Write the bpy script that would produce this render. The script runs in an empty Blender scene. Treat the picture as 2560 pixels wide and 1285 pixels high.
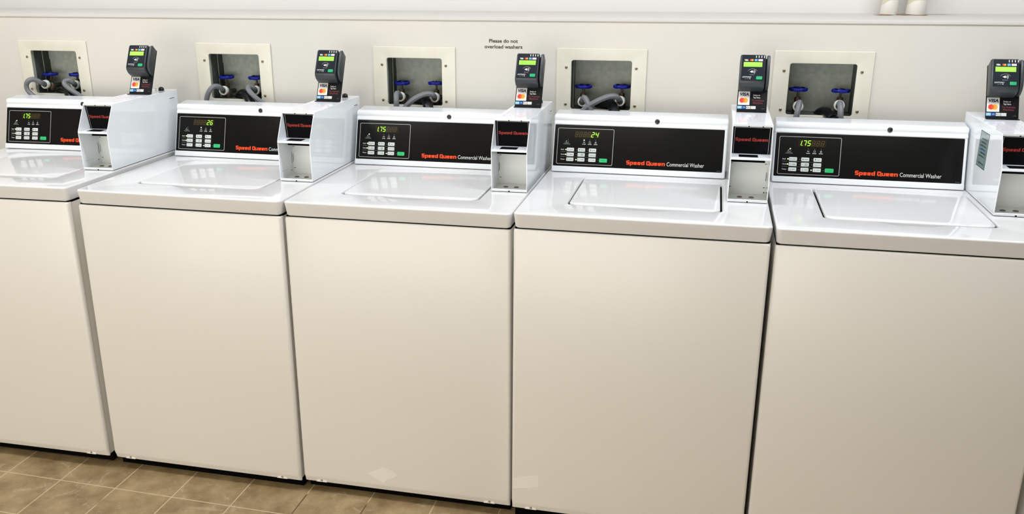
import bpy, bmesh, math, random
from mathutils import Vector, Matrix

PI = math.pi
random.seed(4)
SC = bpy.context.scene
COL = SC.collection

# ------------------------------------------------------------------ camera
CAM_POS = Vector((1.13007, -2.30447, 1.52757))
R_ = Vector((0.97120, 0.23826, -0.00509))
U_ = Vector((-0.07183, 0.31276, 0.94711))
F_ = Vector((-0.22725, 0.91946, -0.32085))
F_.normalize(); R_ = (R_ - F_ * R_.dot(F_)).normalized(); U_ = R_.cross(F_)
FPX, PX, PY = 2323.27, -80.286, 57.703
cam = bpy.data.cameras.new('camera'); cam_o = bpy.data.objects.new('camera', cam); COL.objects.link(cam_o)
cam_o.matrix_world = Matrix((
    (R_.x, U_.x, -F_.x, CAM_POS.x), (R_.y, U_.y, -F_.y, CAM_POS.y), (R_.z, U_.z, -F_.z, CAM_POS.z), (0, 0, 0, 1)))
cam.sensor_width = 36.0; cam.lens = FPX / 2560 * 36
cam.shift_x = -PX / 2560; cam.shift_y = PY / 2560
cam.clip_start = 0.02
SC.camera = cam_o

def wpt(px, py, y):
    """point seen at a photo pixel, on the vertical plane at depth y"""
    d = F_ + R_ * ((px - 1280 - PX) / FPX) - U_ * ((py - 642.5 - PY) / FPX)
    t = (y - CAM_POS.y) / d.y
    return CAM_POS + d * t

# ------------------------------------------------------------------ view, world, lights
vs = SC.view_settings
vs.view_transform = 'Standard'; vs.look = 'None'; vs.gamma = 1.0; vs.exposure = 0.15; vs.use_curve_mapping = False
w = bpy.data.worlds.new('world'); SC.world = w; w.use_nodes = True
w.node_tree.nodes['Background'].inputs[0].default_value = (0.9, 0.95, 1.0, 1)
w.node_tree.nodes['Background'].inputs[1].default_value = 0.05

CEIL = 2.65
# (x, y, length x, length y, power, colour)
LAMPS = [(-1.35, -0.10, 1.2, 0.28, 16.5, (0.87, 0.915, 1.0)), (0.30, -0.10, 1.2, 0.28, 12, (0.87, 0.915, 1.0)), (1.85, -0.10, 1.2, 0.28, 20, (0.87, 0.915, 1.0)),
         (-1.35, -2.6, 1.2, 0.28, 10, (1.0, 0.965, 0.94)), (0.30, -2.6, 1.2, 0.28, 6, (1.0, 0.965, 0.94)), (1.85, -2.6, 1.2, 0.28, 3, (1.0, 0.965, 0.94))]
for k, (x, y, lx, ly, pw, c) in enumerate(LAMPS):
    L = bpy.data.lights.new('lamp_tube', 'AREA'); L.shape = 'RECTANGLE'; L.size = lx; L.size_y = ly; L.energy = pw; L.color = c
    o = bpy.data.objects.new('lamp_tube', L); o.location = (x, y, CEIL - 0.075); COL.objects.link(o)

# ------------------------------------------------------------------ materials
MATS = {}
def mat(name, col, rough=0.5, metal=0.0, coat=0.0, emit=None, es=1.0, spec=0.5, noise=None, bump=None):
    if name in MATS: return MATS[name]
    m = bpy.data.materials.new(name); m.use_nodes = True
    nt = m.node_tree; b = nt.nodes['Principled BSDF']
    b.inputs['Base Color'].default_value = (*col, 1); b.inputs['Roughness'].default_value = rough
    b.inputs['Metallic'].default_value = metal; b.inputs['Coat Weight'].default_value = coat
    b.inputs['Coat Roughness'].default_value = 0.04
    b.inputs['Specular IOR Level'].default_value = spec
    if emit:
        b.inputs['Emission Color'].default_value = (*emit, 1); b.inputs['Emission Strength'].default_value = es
    if noise or bump:
        tc = nt.nodes.new('ShaderNodeTexCoord')
    if noise:  # (scale, colour 2, detail, lo, hi)
        n = nt.nodes.new('ShaderNodeTexNoise'); n.inputs['Scale'].default_value = noise[0]; n.inputs['Detail'].default_value = noise[2]
        r = nt.nodes.new('ShaderNodeMapRange'); r.inputs[1].default_value = noise[3]; r.inputs[2].default_value = noise[4]
        mx = nt.nodes.new('ShaderNodeMix'); mx.data_type = 'RGBA'
        mx.inputs['A'].default_value = (*col, 1); mx.inputs['B'].default_value = (*noise[1], 1)
        nt.links.new(tc.outputs['Object'], n.inputs['Vector']); nt.links.new(n.outputs['Fac'], r.inputs[0])
        nt.links.new(r.outputs[0], mx.inputs['Factor']); nt.links.new(mx.outputs['Result'], b.inputs['Base Color'])
    if bump:  # (scale, strength, distance)
        n2 = nt.nodes.new('ShaderNodeTexNoise'); n2.inputs['Scale'].default_value = bump[0]; n2.inputs['Detail'].default_value = 4
        bp = nt.nodes.new('ShaderNodeBump'); bp.inputs['Strength'].default_value = bump[1]; bp.inputs['Distance'].default_value = bump[2]
        nt.links.new(tc.outputs['Object'], n2.inputs['Vector']); nt.links.new(n2.outputs['Fac'], bp.inputs['Height'])
        nt.links.new(bp.outputs[0], b.inputs['Normal'])
    MATS[name] = m
    return m

ENAMEL = mat('porcelain_enamel', (0.735, 0.735, 0.73), 0.08, spec=0.32)
PANEL = mat('painted_cabinet_steel', (0.78, 0.76, 0.71), 0.30, bump=(900, 0.08, 0.0004))
CONSOLE = mat('white_console_paint', (0.83, 0.86, 0.88), 0.16)
BOXW = mat('white_box_paint', (0.86, 0.90, 0.93), 0.06)
BOXIN = mat('box_inner_paint', (0.88, 0.90, 0.86), 0.35)
BLACKP = mat('black_label_film', (0.006, 0.006, 0.006), 0.14, spec=0.13)
BLACKB = mat('black_box_label', (0.004, 0.004, 0.005), 0.45, spec=0.05)
DARK = mat('dark_gap', (0.002, 0.002, 0.002), 0.9, spec=0.05)
SILVERLINE = mat('silver_print', (0.45, 0.45, 0.44), 0.4)
WHITEPR = mat('white_print', (0.62, 0.64, 0.60), 0.5)
FAINTPR = mat('grey_green_print', (0.22, 0.27, 0.24), 0.5)
ORANGE = mat('orange_red_print', (0.95, 0.085, 0.022), 0.5, spec=0.2)
DKRED = mat('dark_red_print', (0.40, 0.026, 0.011), 0.5)
SIGNRED = mat('sign_red_print', (0.16, 0.010, 0.012), 0.5)
KEYS = mat('key_white', (0.66, 0.70, 0.66), 0.4)
KEYTXT = mat('key_print', (0.06, 0.09, 0.08), 0.5)
KEYGREEN = mat('start_key_green', (0.02, 0.50, 0.16), 0.4)
DISP = mat('display_window', (0.018, 0.012, 0.004), 0.2, spec=0.12)
GHOST = mat('unlit_segments', (0.060, 0.050, 0.018), 0.4)
SEG = mat('lit_segments', (0.1, 0.5, 0.02), 0.4, emit=(0.42, 1.0, 0.07), es=1.35)
LEDON = mat('lit_indicator', (0.5, 0.6, 0.3), 0.4, emit=(0.75, 1.0, 0.42), es=1.3)
LEDOFF = mat('unlit_indicator', (0.20, 0.22, 0.18), 0.4)
FRAME = mat('almond_plate', (0.72, 0.70, 0.60), 0.42, noise=(9, (0.67, 0.65, 0.54), 4, 0.4, 0.75))
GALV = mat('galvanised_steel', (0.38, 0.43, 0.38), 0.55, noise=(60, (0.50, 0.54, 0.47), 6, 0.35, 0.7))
GALV_SHADE = mat('shaded_box_steel', (0.045, 0.055, 0.048), 0.5, noise=(60, (0.07, 0.08, 0.07), 6, 0.35, 0.7))  # shaded copy of the steel: shade painted into the recess sides
FLANGE = mat('flange_grey', (0.42, 0.45, 0.38), 0.5, noise=(40, (0.30, 0.22, 0.12), 4, 0.55, 0.8))
SCREW = mat('screw_brass', (0.30, 0.25, 0.15), 0.35, metal=0.8)
SLOTM = mat('slot_dark', (0.03, 0.02, 0.01), 0.7)
BLUE = mat('blue_handwheel', (0.004, 0.010, 0.22), 0.4, spec=0.3)
BRASS = mat('tarnished_brass', (0.09, 0.06, 0.035), 0.4, metal=0.6, noise=(80, (0.03, 0.12, 0.09), 4, 0.52, 0.7))
NYLON = mat('white_nylon', (0.80, 0.82, 0.76), 0.4)
HOSE = mat('grey_braided_hose', (0.17, 0.18, 0.19), 0.5)
RUBBER = mat('black_rubber_hose', (0.005, 0.006, 0.007), 0.3, spec=0.35)
KNOBB = mat('black_plastic', (0.010, 0.010, 0.011), 0.3)
CHAR = mat('charcoal_plastic', (0.034, 0.043, 0.046), 0.36)
PLATEB = mat('black_bracket', (0.005, 0.005, 0.007), 0.4, spec=0.2)
FACEB = mat('reader_face', (0.006, 0.010, 0.018), 0.3, spec=0.25)
LCD = mat('lcd_green', (0.3, 0.75, 0.05), 0.4, emit=(0.22, 0.78, 0.05), es=0.5)
LCDT = mat('lcd_text', (0.07, 0.25, 0.02), 0.4)
BTNG = mat('reader_button_green', (0.0, 0.40, 0.14), 0.4)
W1 = mat('sticker_white', (0.72, 0.72, 0.68), 0.4)
NAVY = mat('logo_navy', (0.01, 0.012, 0.07), 0.4)
MCR = mat('logo_red', (0.72, 0.035, 0.01), 0.4)
MCO = mat('logo_orange', (0.85, 0.35, 0.02), 0.4)
MCM = mat('logo_overlap', (0.80, 0.12, 0.005), 0.4)
AMX = mat('logo_light_blue', (0.18, 0.50, 0.75), 0.4)
BLU2 = mat('logo_blue', (0.01, 0.07, 0.32), 0.4)
PINK = mat('logo_pink_white', (0.70, 0.58, 0.60), 0.4)
BRONZE = mat('bronze_plug', (0.28, 0.22, 0.17), 0.4, metal=0.5)
STICK = mat('instruction_paper', (0.84, 0.83, 0.87), 0.2)
STICKT = mat('instruction_print', (0.60, 0.58, 0.68), 0.5)
STICKR = mat('instruction_print_red', (0.82, 0.60, 0.58), 0.5)
TEAL = mat('teal_sticker', (0.20, 0.30, 0.27), 0.15, noise=(30, (0.26, 0.33, 0.30), 3, 0.4, 0.6))
TEALT = mat('teal_sticker_print', (0.03, 0.06, 0.07), 0.4)
REFL = mat('painted_reflection', (0.80, 0.765, 0.715), 0.28)  # paler panel colour, paints a reflection onto two washer fronts
PIPEM = mat('pipe_wrap', (0.66, 0.62, 0.46), 0.6, noise=(14, (0.74, 0.70, 0.60), 5, 0.4, 0.6), bump=(25, 0.6, 0.004))
TAPE = mat('white_tape', (0.80, 0.78, 0.72), 0.5, bump=(40, 0.7, 0.003))
RUST = mat('rust_stain', (0.22, 0.09, 0.03), 0.8, noise=(70, (0.45, 0.30, 0.18), 5, 0.4, 0.6))
SIGNT = mat('sign_black', (0.02, 0.02, 0.018), 0.5)
LAMPG = mat('lamp_diffuser', (0.9, 0.9, 0.9), 0.4, emit=(1, 0.98, 0.94), es=1.5)
LAMPF = mat('lamp_frame', (0.8, 0.8, 0.8), 0.4)

# ------------------------------------------------------------------ mesh builder
def fontless_text(s, bold=0.0, space=1.0, sans=False):
    c = bpy.data.curves.new('t', 'FONT')
    c.body = s; c.size = 1.0; c.offset = bold; c.resolution_u = 3; c.space_character = space
    o = bpy.data.objects.new('t', c); COL.objects.link(o)
    dg = bpy.context.evaluated_depsgraph_get()
    me = bpy.data.meshes.new_from_object(o.evaluated_get(dg))
    bpy.data.objects.remove(o); bpy.data.curves.remove(c)
    v = [tuple(p.co) for p in me.vertices]; f = [tuple(p.vertices) for p in me.polygons]
    bpy.data.meshes.remove(me)
    return v, f
_TX = {}

class G:
    def __init__(s): s.v = []; s.f = []; s.mi = []; s.mats = []
    def _m(s, m):
        if m not in s.mats: s.mats.append(m)
        return s.mats.index(m)
    def raw(s, vs_, fs_, m, M=None):
        b = len(s.v); k = s._m(m)
        for p in vs_:
            p = Vector(p); s.v.append(M @ p if M else p)
        for f in fs_: s.f.append(tuple(b + i for i in f)); s.mi.append(k)
        return s
    def bm(s, bm_, m, M=None):
        bm_.verts.ensure_lookup_table()
        s.raw([v.co.copy() for v in bm_.verts], [[v.index for v in f.verts] for f in bm_.faces], m, M)
        bm_.free(); return s
    def box(s, a, b, m, bev=0.0, seg=2, M=None, edges=None):
        bm_ = bmesh.new(); bmesh.ops.create_cube(bm_, size=1)
        a = Vector(a); b = Vector(b)
        for v in bm_.verts: v.co = Vector([(a[i] + b[i]) / 2 + v.co[i] * (b[i] - a[i]) for i in range(3)])
        if bev:
            es = bm_.edges[:] if edges is None else [e for e in bm_.edges if edges((e.verts[1].co - e.verts[0].co).normalized(), (e.verts[0].co + e.verts[1].co) / 2)]
            bmesh.ops.bevel(bm_, geom=es, offset=bev, segments=seg, affect='EDGES', profile=0.5)
        bm_.verts.index_update()
        return s.bm(bm_, m, M)
    def prism(s, prof, x0, x1, m, bev=0.0, seg=2, M=None, sel=None):
        """profile in (y,z), extruded along x"""
        bm_ = bmesh.new()
        a = [bm_.verts.new((x0, p[0], p[1])) for p in prof]; b = [bm_.verts.new((x1, p[0], p[1])) for p in prof]
        n = len(prof); bm_.faces.new(a[::-1]); bm_.faces.new(b)
        for i in range(n): bm_.faces.new((a[i], a[(i + 1) % n], b[(i + 1) % n], b[i]))
        bmesh.ops.recalc_face_normals(bm_, faces=bm_.faces[:])
        if bev:
            caps = [e for e in bm_.edges if abs(e.verts[0].co.x - e.verts[1].co.x) < 1e-9 and (sel is None or sel(e))]
            bmesh.ops.bevel(bm_, geom=caps, offset=bev, segments=seg, affect='EDGES', profile=0.5)
        bm_.verts.index_update()
        return s.bm(bm_, m, M)
    def lathe(s, prof, m, M=None, n=20, cap=True):
        """profile (r, h) about local z"""
        vs_, fs_ = [], []
        for r, h in prof:
            for k in range(n):
                a = 2 * PI * k / n; vs_.append((r * math.cos(a), r * math.sin(a), h))
        for i in range(len(prof) - 1):
            for k in range(n):
                k2 = (k + 1) % n; fs_.append((i * n + k, i * n + k2, (i + 1) * n + k2, (i + 1) * n + k))
        if cap:
            fs_.append(tuple(range(n))[::-1]); fs_.append(tuple((len(prof) - 1) * n + k for k in range(n)))
        return s.raw(vs_, fs_, m, M)
    def tube(s, pts, r, m, n=12, cap=True, flute=0.0):
        pts = [Vector(p) for p in pts]
        # catmull-rom resample
        P = []
        for i in range(len(pts) - 1):
            p0 = pts[max(i - 1, 0)]; p1 = pts[i]; p2 = pts[i + 1]; p3 = pts[min(i + 2, len(pts) - 1)]
            for t in [0, .2, .4, .6, .8]:
                P.append(0.5 * ((2 * p1) + (p2 - p0) * t + (2 * p0 - 5 * p1 + 4 * p2 - p3) * t * t + (3 * p1 - p0 - 3 * p2 + p3) * t ** 3))
        P.append(pts[-1])
        vs_, fs_ = [], []; up = None
        for i, p in enumerate(P):
            d = (P[min(i + 1, len(P) - 1)] - P[max(i - 1, 0)]).normalized()
            if up is None: up = d.orthogonal().normalized()
            up = (up - d * up.dot(d)).normalized(); sd = d.cross(up)
            for k in range(n):
                a = 2 * PI * k / n; rr = r * (1 + flute * (1 if k % 2 else -1))
                vs_.append(p + (up * math.cos(a) + sd * math.sin(a)) * rr)
        for i in range(len(P) - 1):
            for k in range(n):
                k2 = (k + 1) % n; fs_.append((i * n + k, i * n + k2, (i + 1) * n + k2, (i + 1) * n + k))
        if cap: fs_.append(tuple(range(n))[::-1]); fs_.append(tuple((len(P) - 1) * n + k for k in range(n)))
        return s.raw(vs_, fs_, m)
    def plate(s, loops, t, m, bev=0.0, M=None, bres=2):
        """filled 2D outline (first loop) with holes (others) in xy, front face at z=0, body behind to z=-t"""
        c = bpy.data.curves.new('p', 'CURVE'); c.dimensions = '2D'; c.fill_mode = 'BOTH'
        for lp in loops:
            sp = c.splines.new('POLY'); sp.points.add(len(lp) - 1)
            for i, p in enumerate(lp): sp.points[i].co = (p[0], p[1], 0, 1)
            sp.use_cyclic_u = True
        c.extrude = max(t / 2 - bev, 0); c.bevel_depth = bev; c.bevel_resolution = bres; c.offset = -bev
        o = bpy.data.objects.new('p', c); COL.objects.link(o)
        dg = bpy.context.evaluated_depsgraph_get()
        me = bpy.data.meshes.new_from_object(o.evaluated_get(dg))
        bpy.data.objects.remove(o); bpy.data.curves.remove(c)
        bm_ = bmesh.new(); bm_.from_mesh(me); bpy.data.meshes.remove(me)
        bmesh.ops.remove_doubles(bm_, verts=bm_.verts[:], dist=1e-6)
        for v in bm_.verts: v.co.z -= t / 2
        bm_.verts.index_update()
        return s.bm(bm_, m, M)
    def flat(s, lp, m, M=None, z=0.0):
        return s.raw([(p[0], p[1], z) for p in lp], [tuple(range(len(lp)))], m, M)
    def ring2(s, outer, inner, m, M=None, z=0.0):
        n = len(outer)
        return s.raw([(p[0], p[1], z) for p in outer] + [(p[0], p[1], z) for p in inner],
                     [(i, (i + 1) % n, n + (i + 1) % n, n + i) for i in range(n)], m, M)
    def text(s, t, u0, v0, width, height, m, M=None, z=0.0, bold=0.0, slant=0.0, centre=False, space=1.0, sans=False):
        """text fitted: baseline v0, cap height, total width (None keeps proportion)"""
        k = (t, bold, space, sans)
        if k not in _TX: _TX[k] = fontless_text(t, bold, space, sans)
        vs_, fs_ = _TX[k]
        if not vs_: return s
        x0 = min(p[0] for p in vs_); x1 = max(p[0] for p in vs_)
        sy = height / 0.72
        sx = sy if width is None else width / (x1 - x0)
        off = -(x1 - x0) * sx / 2 if centre else 0
        return s.raw([(u0 + off + (p[0] - x0) * sx + slant * p[1] * sy, v0 + p[1] * sy, z) for p in vs_], fs_, m, M)
    def stroke(s, pts, t, m, M=None, z=0.0):
        for i in range(len(pts) - 1):
            a = Vector(pts[i]); b = Vector(pts[i + 1]); d = (b - a).normalized(); n = Vector((-d.y, d.x)) * t / 2
            s.flat([tuple(a - n), tuple(b - n), tuple(b + n), tuple(a + n)], m, M, z)
            if i: s.flat(circ(a.x, a.y, t / 2, 10), m, M, z)
        return s
    def heavy(s, word, u0, v0, width, height, m, M=None, z=0.0):
        """thick squared lettering; height is the capital height"""
        W_, X, C = 1.0, 1.08, 1.5; t = .34; h = t / 2
        L = {'S': [[(W_ - h * .3, C - h), (h, C - h), (h, C / 2), (W_ - h, C / 2), (W_ - h, h), (h * .3, h)]],
             'p': [[(h, -.42), (h, X)], [(h, X - h), (W_ - h, X - h), (W_ - h, h), (h, h)]],
             'e': [[(W_ - h * .6, h), (h, h), (h, X - h), (W_ - h, X - h), (W_ - h, X / 2 + .02), (h, X / 2 + .02)]],
             'd': [[(W_ - h, C), (W_ - h, 0)], [(W_ - h, X - h), (h, X - h), (h, h), (W_ - h, h)]],
             'Q': [[(h, C / 2), (h, C - h), (W_ - h + .08, C - h), (W_ - h + .08, h), (h, h), (h, C / 2)], [(W_ * .60, .42), (W_ + .16, -.06)]],
             'u': [[(h, X), (h, h), (W_ - h, h)], [(W_ - h, X), (W_ - h, 0)]],
             'n': [[(h, 0), (h, X)], [(h, X - h), (W_ - h, X - h), (W_ - h, 0)]]}
        x = 0; parts = []
        for ch in word:
            if ch == ' ': x += .42; continue
            parts += [[(a + x, b) for a, b in st] for st in L[ch]]
            x += (1.08 if ch == 'Q' else 1.0) + .13
        kx = width / (x - .13); ky = height / C
        tt = t
        S2 = Matrix.Diagonal((kx, ky, 1, 1)); S2 = T((u0, v0, z)) @ S2
        if M is not None: S2 = M @ S2
        for st in parts: s.stroke(st, tt, m, S2, 0)
        return s
    def mesh(s, name, smooth=35):
        me = bpy.data.meshes.new(name); me.from_pydata([tuple(v) for v in s.v], [], s.f)
        for m in s.mats: me.materials.append(m)
        me.polygons.foreach_set('material_index', s.mi)
        me.update()
        bm_ = bmesh.new(); bm_.from_mesh(me); bmesh.ops.remove_doubles(bm_, verts=bm_.verts[:], dist=1e-7); bm_.to_mesh(me); bm_.free()
        if smooth:
            me.polygons.foreach_set('use_smooth', [True] * len(me.polygons)); me.set_sharp_from_angle(angle=math.radians(smooth))
        return me

def rrect(x0, y0, x1, y1, r, n=5):
    pts = []
    for cx, cy, a0 in ((x1 - r, y0 + r, -90), (x1 - r, y1 - r, 0), (x0 + r, y1 - r, 90), (x0 + r, y0 + r, 180)):
        for k in range(n + 1):
            a = math.radians(a0 + 90 * k / n); pts.append((cx + r * math.cos(a), cy + r * math.sin(a)))
    return pts
def circ(cx, cy, r, n=20): return [(cx + r * math.cos(2 * PI * k / n), cy + r * math.sin(2 * PI * k / n)) for k in range(n)]
def rct(x0, y0, x1, y1): return [(x0, y0), (x1, y0), (x1, y1), (x0, y1)]

def tag(o, label=None, cat=None, group=None, kind=None):
    if label: o['label'] = label
    if cat: o['category'] = cat
    if group: o['group'] = group
    if kind: o['kind'] = kind
    return o
def obj(name, me, parent=None, M=None):
    if isinstance(me, G): me = me.mesh(name)
    o = bpy.data.objects.new(name, me); COL.objects.link(o)
    if parent: o.parent = parent
    if M is not None: o.matrix_local = M
    return o
def empty(name, M, label, cat, group=None):
    o = bpy.data.objects.new(name, None); COL.objects.link(o); o.matrix_world = M; o.empty_display_size = 0.05
    return tag(o, label, cat, group)
CACHE = {}
def cached(key, fn, smooth=35):
    if key not in CACHE: CACHE[key] = fn().mesh(key, smooth)
    return CACHE[key]
T = Matrix.Translation
def frame(origin, ux, uy):
    """matrix whose local x,y run along ux,uy"""
    ux = Vector(ux).normalized(); uy = Vector(uy).normalized(); uz = ux.cross(uy)
    return Matrix(((ux.x, uy.x, uz.x, origin[0]), (ux.y, uy.y, uz.y, origin[1]), (ux.z, uy.z, uz.z, origin[2]), (0, 0, 0, 1)))

# ------------------------------------------------------------------ room
WY = 0.74          # face of the low chase wall
LEDGE = 1.364      # its top
UY = 1.17          # face of the wall above the ledge
XL, XR, YF = -3.3, 3.4, -3.8
WALLM = mat('wall_paint', (0.665, 0.635, 0.575), 0.55, noise=(1.6, (0.615, 0.61, 0.56), 5, 0.42, 0.62), bump=(30, 0.12, 0.003))
WALLU = mat('upper_wall_paint', (0.80, 0.79, 0.76), 0.6, bump=(30, 0.12, 0.003))
CEILM = mat('ceiling_paint', (0.82, 0.82, 0.80), 0.7)
FARM = mat('far_wall_paint', (0.74, 0.72, 0.66), 0.7)
DARKW = mat('dark_side_wall', (0.10, 0.09, 0.08), 0.7)

def tile_material():
    m = bpy.data.materials.new('floor_tiles'); m.use_nodes = True; nt = m.node_tree; N = nt.nodes; Lk = nt.links
    b = N['Principled BSDF']
    tc = N.new('ShaderNodeTexCoord'); sep = N.new('ShaderNodeSeparateXYZ'); Lk.new(tc.outputs['Object'], sep.inputs[0])
    def math_(op, a, bb=None, c=None):
        n = N.new('ShaderNodeMath'); n.operation = op
        for i, v in enumerate((a, bb, c)):
            if v is None: continue
            if isinstance(v, (int, float)): n.inputs[i].default_value = v
            else: Lk.new(v, n.inputs[i])
        return n.outputs[0]
    P = 0.1975
    u = math_('DIVIDE', math_('ADD', sep.outputs[0], 0.9685), P)
    yy = math_('ADD', math_('MULTIPLY', sep.outputs[0], 0.0203), sep.outputs[1])
    v = math_('DIVIDE', math_('ADD', yy, 0.1426), P)
    def edge(t):  # distance to nearest integer in metres
        f = math_('FRACT', math_('ADD', t, 0.5)); return math_('MULTIPLY', math_('ABSOLUTE', math_('SUBTRACT', f, 0.5)), P)
    d = math_('MINIMUM', edge(u), edge(v))
    gro = N.new('ShaderNodeMapRange'); gro.interpolation_type = 'SMOOTHSTEP'
    gro.inputs[1].default_value = 0.0012; gro.inputs[2].default_value = 0.0026; gro.inputs[3].default_value = 1; gro.inputs[4].default_value = 0; Lk.new(d, gro.inputs[0])
    n1 = N.new('ShaderNodeTexNoise'); n1.inputs['Scale'].default_value = 9; n1.inputs['Detail'].default_value = 8; n1.inputs['Roughness'].default_value = 0.65; Lk.new(tc.outputs['Object'], n1.inputs['Vector'])
    cr = N.new('ShaderNodeValToRGB'); Lk.new(n1.outputs['Fac'], cr.inputs[0])
    e = cr.color_ramp.elements; e[0].position = 0.32; e[0].color = (0.165, 0.105, 0.042, 1); e[1].position = 0.66; e[1].color = (0.36, 0.265, 0.135, 1)
    n2 = N.new('ShaderNodeTexNoise'); n2.inputs['Scale'].default_value = 14; n2.inputs['Detail'].default_value = 9; n2.inputs['Roughness'].default_value = 0.7; n2.inputs['Distortion'].default_value = 1.2; Lk.new(tc.outputs['Object'], n2.inputs['Vector'])
    sc = N.new('ShaderNodeMapRange'); sc.inputs[1].default_value = 0.58; sc.inputs[2].default_value = 0.70; sc.inputs[4].default_value = 0.5; Lk.new(n2.outputs['Fac'], sc.inputs[0])
    m1 = N.new('ShaderNodeMix'); m1.data_type = 'RGBA'; Lk.new(sc.outputs[0], m1.inputs['Factor']); Lk.new(cr.outputs[0], m1.inputs['A']); m1.inputs['B'].default_value = (0.55, 0.45, 0.33, 1)
    # grout: pale, with some dark stretches
    n3 = N.new('ShaderNodeTexNoise'); n3.inputs['Scale'].default_value = 5.5; n3.inputs['Detail'].default_value = 1; Lk.new(tc.outputs['Object'], n3.inputs['Vector'])
    gm = N.new('ShaderNodeMapRange'); gm.inputs[1].default_value = 0.57; gm.inputs[2].default_value = 0.62; Lk.new(n3.outputs['Fac'], gm.inputs[0])
    gc = N.new('ShaderNodeMix'); gc.data_type = 'RGBA'; Lk.new(gm.outputs[0], gc.inputs['Factor']); gc.inputs['A'].default_value = (0.50, 0.39, 0.235, 1); gc.inputs['B'].default_value = (0.10, 0.05, 0.02, 1)
    m2 = N.new('ShaderNodeMix'); m2.data_type = 'RGBA'; Lk.new(gro.outputs[0], m2.inputs['Factor']); Lk.new(m1.outputs['Result'], m2.inputs['A']); Lk.new(gc.outputs['Result'], m2.inputs['B'])
    Lk.new(m2.outputs['Result'], b.inputs['Base Color']); b.inputs['Roughness'].default_value = 0.5
    bp = N.new('ShaderNodeBump'); bp.inputs['Strength'].default_value = 0.3; bp.inputs['Distance'].default_value = 0.002
    Lk.new(math_('SUBTRACT', n1.outputs['Fac'], gro.outputs[0]), bp.inputs['Height']); Lk.new(bp.outputs[0], b.inputs['Normal'])
    return m

def struct(name, g): return tag(obj(name, g), kind='structure')
struct('floor', G().box((XL - .1, YF - .1, -0.1), (XR + .1, UY + .3, 0), tile_material()))
struct('ceiling', G().box((XL - .1, YF - .1, CEIL), (XR + .1, UY + .3, CEIL + 0.1), CEILM))
struct('wall_left', G().box((XL - .1, YF - .1, 0), (XL, UY + .1, CEIL), WALLM))
struct('wall_right', G().box((XR, YF - .1, 0), (XR + .1, UY + .1, CEIL), DARKW))
struct('wall_front', G().box((XL, YF - .1, 0), (XR, YF, CEIL), FARM))
struct('wall_back', G().box((XL, UY, LEDGE), (XR, UY + .12, CEIL), WALLU))

# openings of the five recessed supply boxes: frame left x, frame top z
FR = [(-1.384, 1.274), (-0.6535, 1.2735), (0.0105, 1.2715), (0.6385, 1.2745), (1.3105, 1.277)]
OW0, OW1, OH0, OH1, RD = 0.048, 0.241, 0.0375, 0.193, 0.10   # opening inside the frame
FW, FH = 0.288, 0.245
holes = [rct(fx + OW0 - .004, fz - OH1 - .004, fx + OW1 + .004, fz - OH0 + .004) for fx, fz in FR]
g = G(); MW = frame((0, WY, 0), (1, 0, 0), (0, 0, 1))
g.plate([rct(XL, 0, XR, LEDGE)] + [h[::-1] for h in holes], 0.03, WALLM, 0, M=MW)
g.box((XL, WY + .03, LEDGE - .03), (XR, UY + .12, LEDGE - .0005), WALLM)
g.box((XL, WY + .14, 0), (XR, UY + .12, LEDGE - .03), WALLM)
struct('wall_rear', g)
g = G()
g.prism([(WY - .0035, LEDGE - .006), (WY - .003, LEDGE + .001), (WY + .002, LEDGE + .003), (WY + .03, LEDGE + .0035), (UY + .001, LEDGE + .0035), (UY + .001, LEDGE - .0004), (WY + .0, LEDGE - .0004), (WY - .0005, LEDGE - .006)], XL, XR, mat('ledge_paint', (0.60, 0.585, 0.545), 0.5, bump=(30, 0.15, 0.002)))
struct('trim_1', g)

# added fill light: an unseen glowing window opposite the washers
FILL_WIN = (-2.8, 1.3, 0.12, 1.40)
g = G(); x0, x1, z0, z1 = FILL_WIN
for a, b in (((x0 - .06, YF, z0 - .06), (x1 + .06, YF + .05, z0)), ((x0 - .06, YF, z1), (x1 + .06, YF + .05, z1 + .06)),
             ((x0 - .06, YF, z0), (x0, YF + .05, z1)), ((x1, YF, z0), (x1 + .06, YF + .05, z1))): g.box(a, b, LAMPF)
for k in (1, 2, 3): xm = x0 + (x1 - x0) * k / 4; g.box((xm - .02, YF, z0), (xm + .02, YF + .04, z1), LAMPF)
wo = struct('fill_window', g)
obj('fill_pane', G().box((x0, YF, z0), (x1, YF + .015, z1), mat('fill_light_pane', (.8, .8, .8), .5, emit=(1.0, 0.965, 0.90), es=3.7)), wo)

# ceiling lamps
for k, (x, y, lx, ly, pw, c) in enumerate(LAMPS):
    e = empty('ceiling_light', T((x, y, CEIL)), ('long ceiling light fixture over the washers, ' if y > -2 else 'long ceiling light fixture over the aisle, ') + ('left', 'middle', 'right')[k % 3], 'ceiling light', 'ceiling lights')
    obj('housing', G().box((-lx / 2 - .02, -ly / 2 - .02, -.03), (lx / 2 + .02, ly / 2 + .02, 0), LAMPF, .004), e)
    obj('diffuser', G().box((-lx / 2, -ly / 2, -.07), (lx / 2, ly / 2, -.03), LAMPG, .006), e)

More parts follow.
